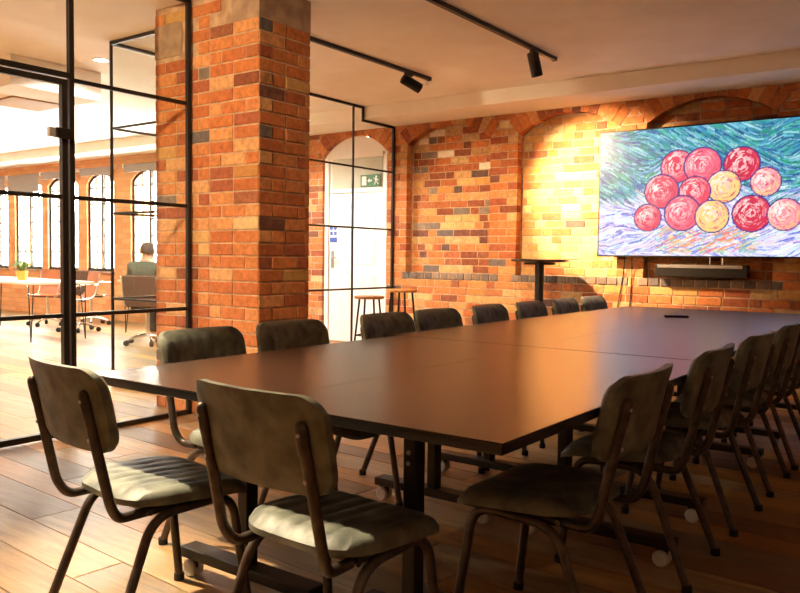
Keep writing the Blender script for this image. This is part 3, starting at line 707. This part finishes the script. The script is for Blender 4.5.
def make_chair():
    r = empty('dining_chair')
    m = MB(); m.add(*pad_grid(seat_fn, 48, 14)); m.obj('seat', 'leather', r, True)
    m = MB(); m.add(*pad_grid(back_fn, 48, 12)); b = m.obj('backrest', 'leather', r, True)
    T = .0140
    for s in (-1, 1):
        rail = fillet([(s*.205, -.20, .012), (s*.183, -.055, .381), (s*.180, .20, .391), (s*.205, .250, .012)], .07, 7)
        n = len(rail); 
        m = MB(); m.tube(rail[:9], T, 10); lg = m.obj('leg', 'gunmetal', r, True); MB().lathe([(.012, -.002), (.0175, 0), (.0175, .022), (.014, .026)], (s*.205, -.20, .001), (0, 0, 1), 12).obj('foot_cap', 'rubber', lg, True)
        m = MB(); m.tube(rail[8:-8], T, 10); m.obj('seat_rail', 'gunmetal', r, True)
        m = MB(); m.tube(rail[-9:], T, 10); lg = m.obj('leg', 'gunmetal', r, True); MB().lathe([(.012, -.002), (.0175, 0), (.0175, .022), (.014, .026)], (s*.205, .250, .001), (0, 0, 1), 12).obj('foot_cap', 'rubber', lg, True)
        zt = .735; yt = -.185-(zt-.46)*.20+.034*.62-.020
        m = MB(); m.tube(fillet([(s*.166, yt, zt), (s*.172, -.172, .430), (s*.158, -.145, .387), (s*.152, .06, .391)], .055, 7), T, 10); bp = m.obj('back_post', 'gunmetal', r, True)
        m = MB(); m.tube([(s*.166, yt+.012, zt-.06), (s*.166, yt-.001, zt-.001), (s*.166, yt-.002, zt+.006), (s*.166, yt-.002, zt+.012), (s*.166, yt-.002, zt+.0145)], [T*1.03, T*1.03, T*.9, T*.55, T*.1], 14); m.obj('post_cap', 'gunmetal', bp, True)
        for z in (zt-.015, zt-.12):
            yy = -.185-(z-.46)*.20+.034*.62-.020-T
            MB().lathe([(.006, 0), (.005, .003)], (s*.168, yy+.001, z), (0, -1, 0), 8).obj('screw', 'silver', bp)
    for y in (-.06, .12): MB().tube([(-.178, y, .390), (.178, y, .390)], .009, 8).obj('crossbar', 'gunmetal', r, True)
    return r
proto = make_chair(); used = [False]
def chair(x, y, rz, label, group):
    o = proto if not used[0] else copy_tree(proto); used[0] = True
    o.location = (x, y, 0); o.rotation_euler = (0, 0, rz); tag(o, label, 'chair', group); return o
chair(-1.975, 1.41, radians(-8), 'padded grey-green leather chair at the table end, beside the glass partition', 'chairs round the boardroom table')
chair(-1.305, 1.465, radians(-2), 'padded grey-green leather chair at the table end, away from the glass partition', 'chairs round the boardroom table')
cnt = 'first second third fourth fifth sixth seventh eighth ninth'.split()
LY = [2.07, 2.57, 3.28, 3.76, 4.37, 4.94, 5.50, 6.03]
for i, y in enumerate(LY):
    chair(-2.265, y, -pi/2 + rnd.uniform(-.05, .05), 'fluted dark leather chair on the partition side, %s from the two-chair end' % cnt[i], 'chairs round the boardroom table')
RY = [2.12, 2.84, 3.52, 4.18, 4.78, 5.42]
for i, y in enumerate(RY):
    chair(-.945, y, pi/2 + (.0 if i == 0 else rnd.uniform(-.04, .04)), 'padded leather chair on the side facing the partition, %s from the two-chair end' % cnt[i], 'chairs round the boardroom table')

# ================================================================== SCREEN WALL THINGS
tv = empty('wall_screen', (-2.0, WY-.09, 1.745)); tag(tv, 'large wall-mounted flat screen showing a bright pink and blue picture', 'screen')
TX0, TX1, TZ0, TZ1 = -1.105, 1.105, -.615, .625
MB().bbox(TX0, TX1, -.03, .03, TZ0, TZ1, .004).obj('bezel', 'black', tv)
MB().box(-.35, .35, .03, .085, -.25, .25).obj('wall_bracket', 'black', tv)
def screen_mesh():
    nx, ny = 330, 186; rs = np.random.RandomState(3)
    X, Z = np.meshgrid(np.linspace(0, 1.78, nx), np.linspace(0, 1, ny))
    def smooth(n, ax, ay):
        a = rs.rand(ny, nx)
        for _ in range(n):
            for d in range(1, ax+1): a = (a + np.roll(a, d, 1) + np.roll(a, -d, 1))/3
            for d in range(1, ay+1): a = (a + np.roll(a, d, 0) + np.roll(a, -d, 0))/3
        a -= a.min(); return a/a.max()
    C = lambda h: np.array(rgb(h))
    pal_up = [C(c) for c in ('2c6aa0', '208878', '4ab0a0', '24408c', '78bcd0', '2f9a62', '1c3478', 'a4d4dc')]
    pal_lo = [C(c) for c in ('d0d6ee', 'aaa6e0', 'eef0fa', '7488d4', 'bfe2e6', 'e6d2b8', '3c4cb8', 'd8b6dc')]
    base = np.zeros((ny, nx, 3)); reg = smooth(2, 9, 7); f = np.clip((Z-.40+(reg-.5)*.5)/.16, 0, 1)[..., None]
    base[:] = C('cfd4f0')*(1-f) + C('3f8fae')*f
    balls = []; reds = [C(c) for c in ('d8405c', 'e2607a', 'c62f4c', 'e98a94', 'eec27a', 'd24a66')]
    for (n, z, x0, dx) in ((5, .33, .42, .245), (4, .53, .50, .245), (3, .71, .60, .23)):
        for k in range(n): balls.append((x0+dx*k+rs.uniform(-.03, .03), z+rs.uniform(-.035, .035), rs.uniform(.10, .135)))
    balls.sort(key=lambda q: -q[1])
    def stroke(x, z, ang, L, c, w=1):
        t = np.linspace(-.5, .5, int(L*1.5)+2); xi = (x/1.78*(nx-1)+t*L*np.cos(ang)).astype(int); zi = (z*(ny-1)+t*L*np.sin(ang)).astype(int)
        for o in range(w):
            ok = (xi >= 0) & (xi < nx) & (zi+o >= 0) & (zi+o < ny); base[zi[ok]+o, xi[ok]] = base[zi[ok]+o, xi[ok]]*.25 + c*.75
    for _ in range(5200):
        x, z = rs.rand()*1.78, rs.rand(); up = rs.rand() < np.clip((z-.40+(reg[int(z*(ny-1)), int(x/1.78*(nx-1))]-.5)*.5)/.16, 0, 1)
        pal = pal_up if up else pal_lo; fl = reg[int(z*(ny-1)), int(x/1.78*(nx-1))]*7
        stroke(x, z, np.sin(fl+x*2)*.6, rs.uniform(8, 20), pal[rs.randint(8)], rs.randint(1, 3))
    warm = [C(c) for c in ('e8a05a', 'e06a6a', '78b8a0', 'f0c890', '6a78d0')]
    for _ in range(260): stroke(rs.uniform(.5, 1.2), rs.uniform(.02, .22), .4, rs.uniform(5, 12), warm[rs.randint(5)], 2)
    for q, (bx, bz, br) in enumerate(balls):
        d = np.hypot(X-bx, Z-bz)/br; base[d < 1.06] = C('46307c'); base[d < .98] = reds[q % 6]
        for _ in range(110):
            rr, a_ = br*.95*np.sqrt(rs.rand()), rs.rand()*6.283; px, pz = bx+rr*np.cos(a_), bz+rr*np.sin(a_)
            l = np.clip(1.15-np.hypot(px-bx+br*.3, pz-bz-br*.3)/br, 0, 1)*.9
            c = reds[(q+rs.randint(2)) % 6]*(1-l) + C('fdeeea')*l if rs.rand() > .12 else C('b02848')
            stroke(px, pz, a_+1.57, rs.uniform(3, 8), c, rs.randint(1, 3))
    col = np.clip(base, 0, 1)
    me = bpy.data.meshes.new('display')
    w, h = TX1-TX0-.03, TZ1-TZ0-.03
    vs = [(TX0+.015+w*i/(nx-1), 0, TZ0+.015+h*j/(ny-1)) for j in range(ny) for i in range(nx)]
    fs = [(j*nx+i, j*nx+i+1, (j+1)*nx+i+1, (j+1)*nx+i) for j in range(ny-1) for i in range(nx-1)]
    me.from_pydata(vs, [], fs)
    at = me.color_attributes.new('picture', 'FLOAT_COLOR', 'POINT')
    at.data.foreach_set('color', np.concatenate([col, np.ones((ny, nx, 1))], 2).reshape(-1))
    m = bpy.data.materials.new('screen_picture'); m.use_nodes = True; b = bsdf(m); b.inputs['Base Color'].default_value = (.01, .01, .01, 1); b.inputs['Roughness'].default_value = .25
    a = nd(m, 'ShaderNodeAttribute'); a.attribute_name = 'picture'; lk(m, a.outputs['Color'], b.inputs['Emission Color']); b.inputs['Emission Strength'].default_value = 1.0
    me.materials.append(m); return me
so = link('display', screen_mesh(), tv); so.location = (0, -.0315, 0); so['label'] = 'bright abstract picture of pink round spots on blue-green strokes'
sb = empty('soundbar', (-2.10, WY-.075, .945)); tag(sb, 'long black soundbar with silver top strip beneath the screen', 'soundbar')
MB().bbox(-.42, .42, -.05, .05, 0, .12, .006).obj('body', 'black', sb); MB().bbox(-.39, .38, -.056, -.048, .085, .115, .002).obj('silver_strip', 'silver', sb); MB().box(-.2, .2, .05, .072, .02, .1).obj('wall_bracket', 'black', sb)
for x in (.09, .20): MB().tube([(x, -.02, .115), (x, -.02, .19)], .009, 8).obj('support_rod', 'chrome', sb, True)
for i, (xa, za, xb, zb, lab) in enumerate(((-2.84, 1.14, -2.93, .55, 'thin dark cable slanting down the bricks from the screen edge'), (-2.77, 1.14, -2.80, .5, 'thin dark cable hanging straight down the bricks under the screen'))):
    c = MB(); c.tube([(xa, WY-.05, za), (xa*.7+xb*.3, WY-.012, za*.7+zb*.3), (xa*.3+xb*.7, WY-.012, za*.3+zb*.7), (xb, WY-.014, zb), (xb-.02, WY-.02, .02)], .005, 6); tag(c.obj('cable', 'rubber', None, True), lab, 'cable', 'cables under the screen')

# round poseur table by the brick wall
pt = empty('pedestal_table', (-3.60, 7.33, 0)); tag(pt, 'tall round black pedestal table in front of the lit blind arch', 'table')
MB().lathe([(.02, 1.063), (.275, 1.068), (.29, 1.076), (.29, 1.09), (.285, 1.094), (.02, 1.094)], (0, 0, 0), (0, 0, 1), 40).obj('table_top', 'top', pt, True)
MB().lathe([(.16, 1.04), (.16, 1.064), (.02, 1.064)], (0, 0, 0), (0, 0, 1), 24).obj('top_plate', 'black', pt, True)
MB().lathe([(.045, .03), (.045, 1.05)], (0, 0, 0), (0, 0, 1), 20).obj('column', 'black', pt, True)
MB().lathe([(.24, 0), (.24, .010), (.20, .018), (.06, .035), (.05, .06)], (0, 0, 0), (0, 0, 1), 36).obj('base', 'black', pt, True)

# bar stools by the glass screen
def stool(x, y, h, rz, label):
    t = empty('bar_stool', (x, y, 0), rz); tag(t, label, 'stool', 'bar stools by the glass screen')
    MB().lathe([(.01, h-.03), (.155, h-.03), (.165, h-.022), (.165, h-.006), (.158, h), (.01, h)], (0, 0, 0), (0, 0, 1), 28).obj('seat', 'wood', t, True)
    for k in range(4):
        a = pi/4+k*pi/2; MB().tube([(.115*cos(a), .115*sin(a), h-.03), (.19*cos(a), .19*sin(a), .002)], .011, 8).obj('leg', 'black', t, True)
    zr = .25; rr = .115+.075*(1-zr/h); N = 4
    for k in range(4):
        a, b = pi/4+k*pi/2, pi/4+(k+1)*pi/2; MB().tube([(rr*cos(a), rr*sin(a), zr), (rr*cos(b), rr*sin(b), zr)], .008, 8).obj('foot_rail', 'black', t, True)
stool(-5.32, 6.72, .675, .3, 'lower round wooden bar stool in front of the glass screen')
stool(-5.00, 6.88, .755, .1, 'taller round wooden bar stool close to the brick wall')

# conference remote on the table
ph = empty('remote_control', (-1.60, 5.30, TT), radians(25)); tag(ph, 'small dark remote lying on the table near the brick wall', 'remote')
MB().bbox(-.075, .075, -.025, .025, 0, .012, .004).obj('body', 'rubber', ph); MB().bbox(-.01, .06, -.018, .018, .0115, .0135, .0008).obj('display', 'sign_blue', ph)  # blue top panel stands for a glint, put in as colour
for k in range(3): MB().lathe([(.006, .0115), (.005, .0145)], (-.06+.018*k, 0, 0), (0, 0, 1), 10).obj('button', 'wheel', ph, True)

# ================================================================== OFFICE THINGS
def desk(x, y, lx, ly, rz, label):
    t = empty('office_desk', (x, y, 0), rz); tag(t, label, 'desk', 'desks in the open office')
    MB().bbox(-lx/2, lx/2, -ly/2, ly/2, .715, .745, .004).obj('desk_top', 'deskwood', t)
    for sx in (-1, 1):
        for sy in (-1, 1):
            px, py = sx*(lx/2-.10), sy*(ly/2-.10); m = MB()
            m.tube(fillet([(px-.07, py, .715), (px+sx*.03, py+sy*.02, .006), (px+.07, py, .715)], .03, 5), .007, 8); m.obj('hairpin_leg', 'black', t, True)
def office_chair(x, y, rz, mat, label):
    t = empty('office_chair', (x, y, 0), rz); tag(t, label, 'chair', 'wheeled office chairs')
    prof = [(.0, -.22, .83), (.0, -.20, .70), (0, -.165, .55), (0, -.12, .475), (0, 0, .455), (0, .14, .462), (0, .20, .45)]
    for a, b, nm in ((0, 4, 'backrest'), (3, 7, 'seat')):
        p = fillet(prof[a:b], .05, 3); vs = []; n = len(p)
        for q in p:
            for x_ in (-.21, .21): vs.append((x_, q[1], q[2])); vs.append((x_, q[1]+.014, q[2]+.014))
        fs = []
        for i in range(n-1):
            k = i*4; fs += [(k, k+2, k+6, k+4), (k+1, k+5, k+7, k+3), (k, k+4, k+5, k+1), (k+2, k+3, k+7, k+6)]
        fs += [(0, 1, 3, 2), (4*n-4, 4*n-2, 4*n-1, 4*n-3)]
        MB().add(vs, fs).obj(nm, mat, t)
    for s in (-1, 1):
        MB().tube(fillet([(s*.222, v[1], v[2]) for v in prof], .05, 4), .013, 8).obj('side_rail', 'chrome', t, True)
        MB().tube(fillet([(s*.225, -.19, .66), (s*.27, -.10, .665), (s*.27, .12, .66), (s*.225, .13, .46)], .05, 5), .012, 8).obj('armrest', 'chrome', t, True)
    MB().tube([(0, 0, .44), (0, 0, .10)], .026, 12).obj('column', 'chrome', t, True); MB().bbox(-.21, .21, -.02, .02, .425, .45, .003).obj('seat_bar', 'black', t)
    for k in range(5):
        a = 2*pi*k/5+.3; st = MB().tube([(0, 0, .12), (.15*cos(a), .15*sin(a), .10), (.27*cos(a), .27*sin(a), .065)], [.022, .018, .012], 8).obj('base_spoke', 'chrome', t, True)
        MB().lathe([(.02, -.022), (.032, -.018), (.032, .018), (.02, .022)], (.275*cos(a), .275*sin(a), .0325), (-sin(a), cos(a), 0), 14).obj('wheel', 'rubber', t, True)
    return t
desk(-10.35, 5.45, 2.6, .85, radians(-4), 'long pale desk on hairpin legs in front of the office windows')
desk(-8.75, 6.85, 1.5, .75, radians(4), 'shorter pale desk in front of the seated person')
office_chair(-11.35, 6.50, radians(-150), 'tan', 'tan leather wheeled chair behind the long pale desk')
office_chair(-10.2, 6.30, radians(165), 'tan', 'tan leather wheeled chair with chrome arms near the person')
office_chair(-11.0, 7.0, radians(20), 'brownmesh', 'dark brown wheeled chair tucked behind the tan chair')
pc = (-8.13, 5.93, radians(28))
office_chair(pc[0], pc[1], pc[2], 'brownmesh', 'brown mesh wheeled chair the person in the grey-green shirt sits on')

def skin_mesh(name, verts, edges, radii, mat, parent, sub=2, root=0):
    me = bpy.data.meshes.new(name); me.from_pydata(verts, edges, []); me.update()
    o = link(name, me, parent); o.modifiers.new('skin', 'SKIN'); sv = me.skin_vertices[0].data
    for i, r in enumerate(radii): sv[i].radius = (r, r) if not isinstance(r, tuple) else r
    sv[root].use_root = True
    o.modifiers['skin'].use_smooth_shade = True
    s = o.modifiers.new('sub', 'SUBSURF'); s.levels = sub; s.render_levels = sub
    me.materials.append(M[mat]); return o
pr = empty('person', (pc[0], pc[1], 0), pc[2]); pr.scale = (.95, .95, .95); tag(pr, 'seated person in grey-green shirt with short hair, seen from behind', 'person')
BV = [(0,-.02,.56),(0,-.05,.72),(0,-.06,.88),(0,-.045,1.0),(0,-.02,1.07),(0,.01,1.13),(0,.02,1.20),(0,.015,1.26)]
BR = [.135,.125,.145,.12,.058,.075,.092,.070]
BE = [(i, i+1) for i in range(7)]
def chain(start, pts, rs):
    p = start
    for q, r in zip(pts, rs): BV.append(q); BR.append(r); BE.append((p, len(BV)-1)); p = len(BV)-1
    return p
for s in (-1, 1):
    chain(0, [(s*.09, .06, .555), (s*.12, .40, .53), (s*.12, .43, .30), (s*.12, .41, .09), (s*.12, .47, .04), (s*.12, .54, .03)], [.085, .062, .052, .038, .036, .028])
    w = chain(3, [(s*.175, -.045, .995), (s*.22, .0, .80), (s*.20, .20, .735), (s*.17, .34, .775), (s*.165, .40, .78)], [.062, .045, .036, .026, .030])
    for k in range(4): chain(w, [(s*(.14+.016*k), .445, .775), (s*(.138+.016*k), .475+.008*(k in (1, 2)), .765)], [.0085, .0075])
    chain(w, [(s*.13, .405, .77), (s*.122, .43, .765)], [.010, .008])
skin_mesh('body', BV, BE, BR, 'skin', pr, 1)
sv = [(0,-.02,.55),(0,-.05,.70),(0,-.062,.88),(0,-.047,.99),(0,-.03,1.045)]; sr = [(.155,.150),(.142,.142),(.165,.160),(.14,.13),(.075,.075)]; se = [(0,1),(1,2),(2,3),(3,4)]
for s in (-1, 1):
    k = len(sv); sv += [(s*.18, -.045, .995), (s*.215, -.01, .86), (s*.218, 0, .82)]; sr += [.078, .062, .060]; se += [(3, k), (k, k+1), (k+1, k+2)]
skin_mesh('shirt', sv, se, sr, 'shirt', pr, 1)
tv_, tr_, te_ = [(0, -.02, .55)], [.15], []
for s in (-1, 1):
    k = len(tv_); tv_ += [(s*.09, .06, .555), (s*.12, .40, .535), (s*.12, .435, .30), (s*.12, .415, .10)]; tr_ += [.098, .075, .066, .058]; te_ += [(0, k), (k, k+1), (k+1, k+2), (k+2, k+3)]
skin_mesh('trousers', tv_, te_, tr_, 'trouser', pr, 1)
hm = MB(); nu, nv = 20, 10; hc = Vector((0, .012, 1.205)); vs = []; fs = []
for j in range(nv+1):
    ph_ = (j/nv)*radians(112)
    for i in range(nu):
        a = 2*pi*i/nu; fr_ = sin(a) > .1; p_ = min(ph_, radians(58) if sin(a) > .25 else radians(112))
        vs.append(hc + Vector((.094*sin(p_)*cos(a), .108*sin(p_)*sin(a), .108*cos(p_))))
for j in range(nv):
    for i in range(nu): fs.append((j*nu+i, j*nu+(i+1) % nu, (j+1)*nu+(i+1) % nu, (j+1)*nu+i))
hm.add(vs, fs).obj('hair', 'hair', pr, True)
fa = MB(); fa.tube([(0, .095, 1.215), (0, .122, 1.185), (0, .10, 1.178)], [.008, .014, .012], 8); fa.obj('nose', 'skin', pr, True)
for s in (-1, 1):
    MB().lathe([(.004, 0), (.022, .004), (.026, .010), (.010, .014)], (s*.088, .005, 1.19), (s, -.3, 0), 12).obj('ear', 'skin', pr, True)
    MB().lathe([(.003, 0), (.012, .002), (.010, .006), (.002, .008)], (s*.034, .092, 1.205), (0, 1, 0), 10).obj('eye', 'white', pr, True)
MB().tube([(-.026, .096, 1.145), (0, .103, 1.143), (.026, .096, 1.145)], .006, 6).obj('mouth', 'tan', pr, True)

# plant beside the hairpin legs
pp = empty('potted_plant', (-9.95, 5.35, .745)); tag(pp, 'leafy green plant in a yellow pot on the long desk', 'plant')
MB().lathe([(.055, 0), (.075, .10), (.078, .12), (.068, .12), (.06, .10)], (0, 0, 0), (0, 0, 1), 20).obj('pot', 'pot', pp, True)
for k in range(14):
    a = k*2.4; L = rnd.uniform(.14, .26); tip = Vector((cos(a)*L, sin(a)*L, .12+rnd.uniform(.02, .16))); sd_ = Vector((-sin(a), cos(a), 0))*.02
    b0 = Vector((cos(a)*.02, sin(a)*.02, .11)); mid = b0.lerp(tip, .5)+Vector((0, 0, .07))
    vs = [b0-sd_*.3, b0+sd_*.3, mid-sd_, mid+sd_, tip]; up = Vector((0, 0, .003))
    MB().add(vs+[v+up for v in vs], [(0,1,3,2),(2,3,4),(6,5,7,8),(8,7,9),(0,5,6,1),(1,6,8,3),(3,8,9,4),(4,9,7,2),(2,7,5,0)]).obj('leaf', 'leaf', pp)
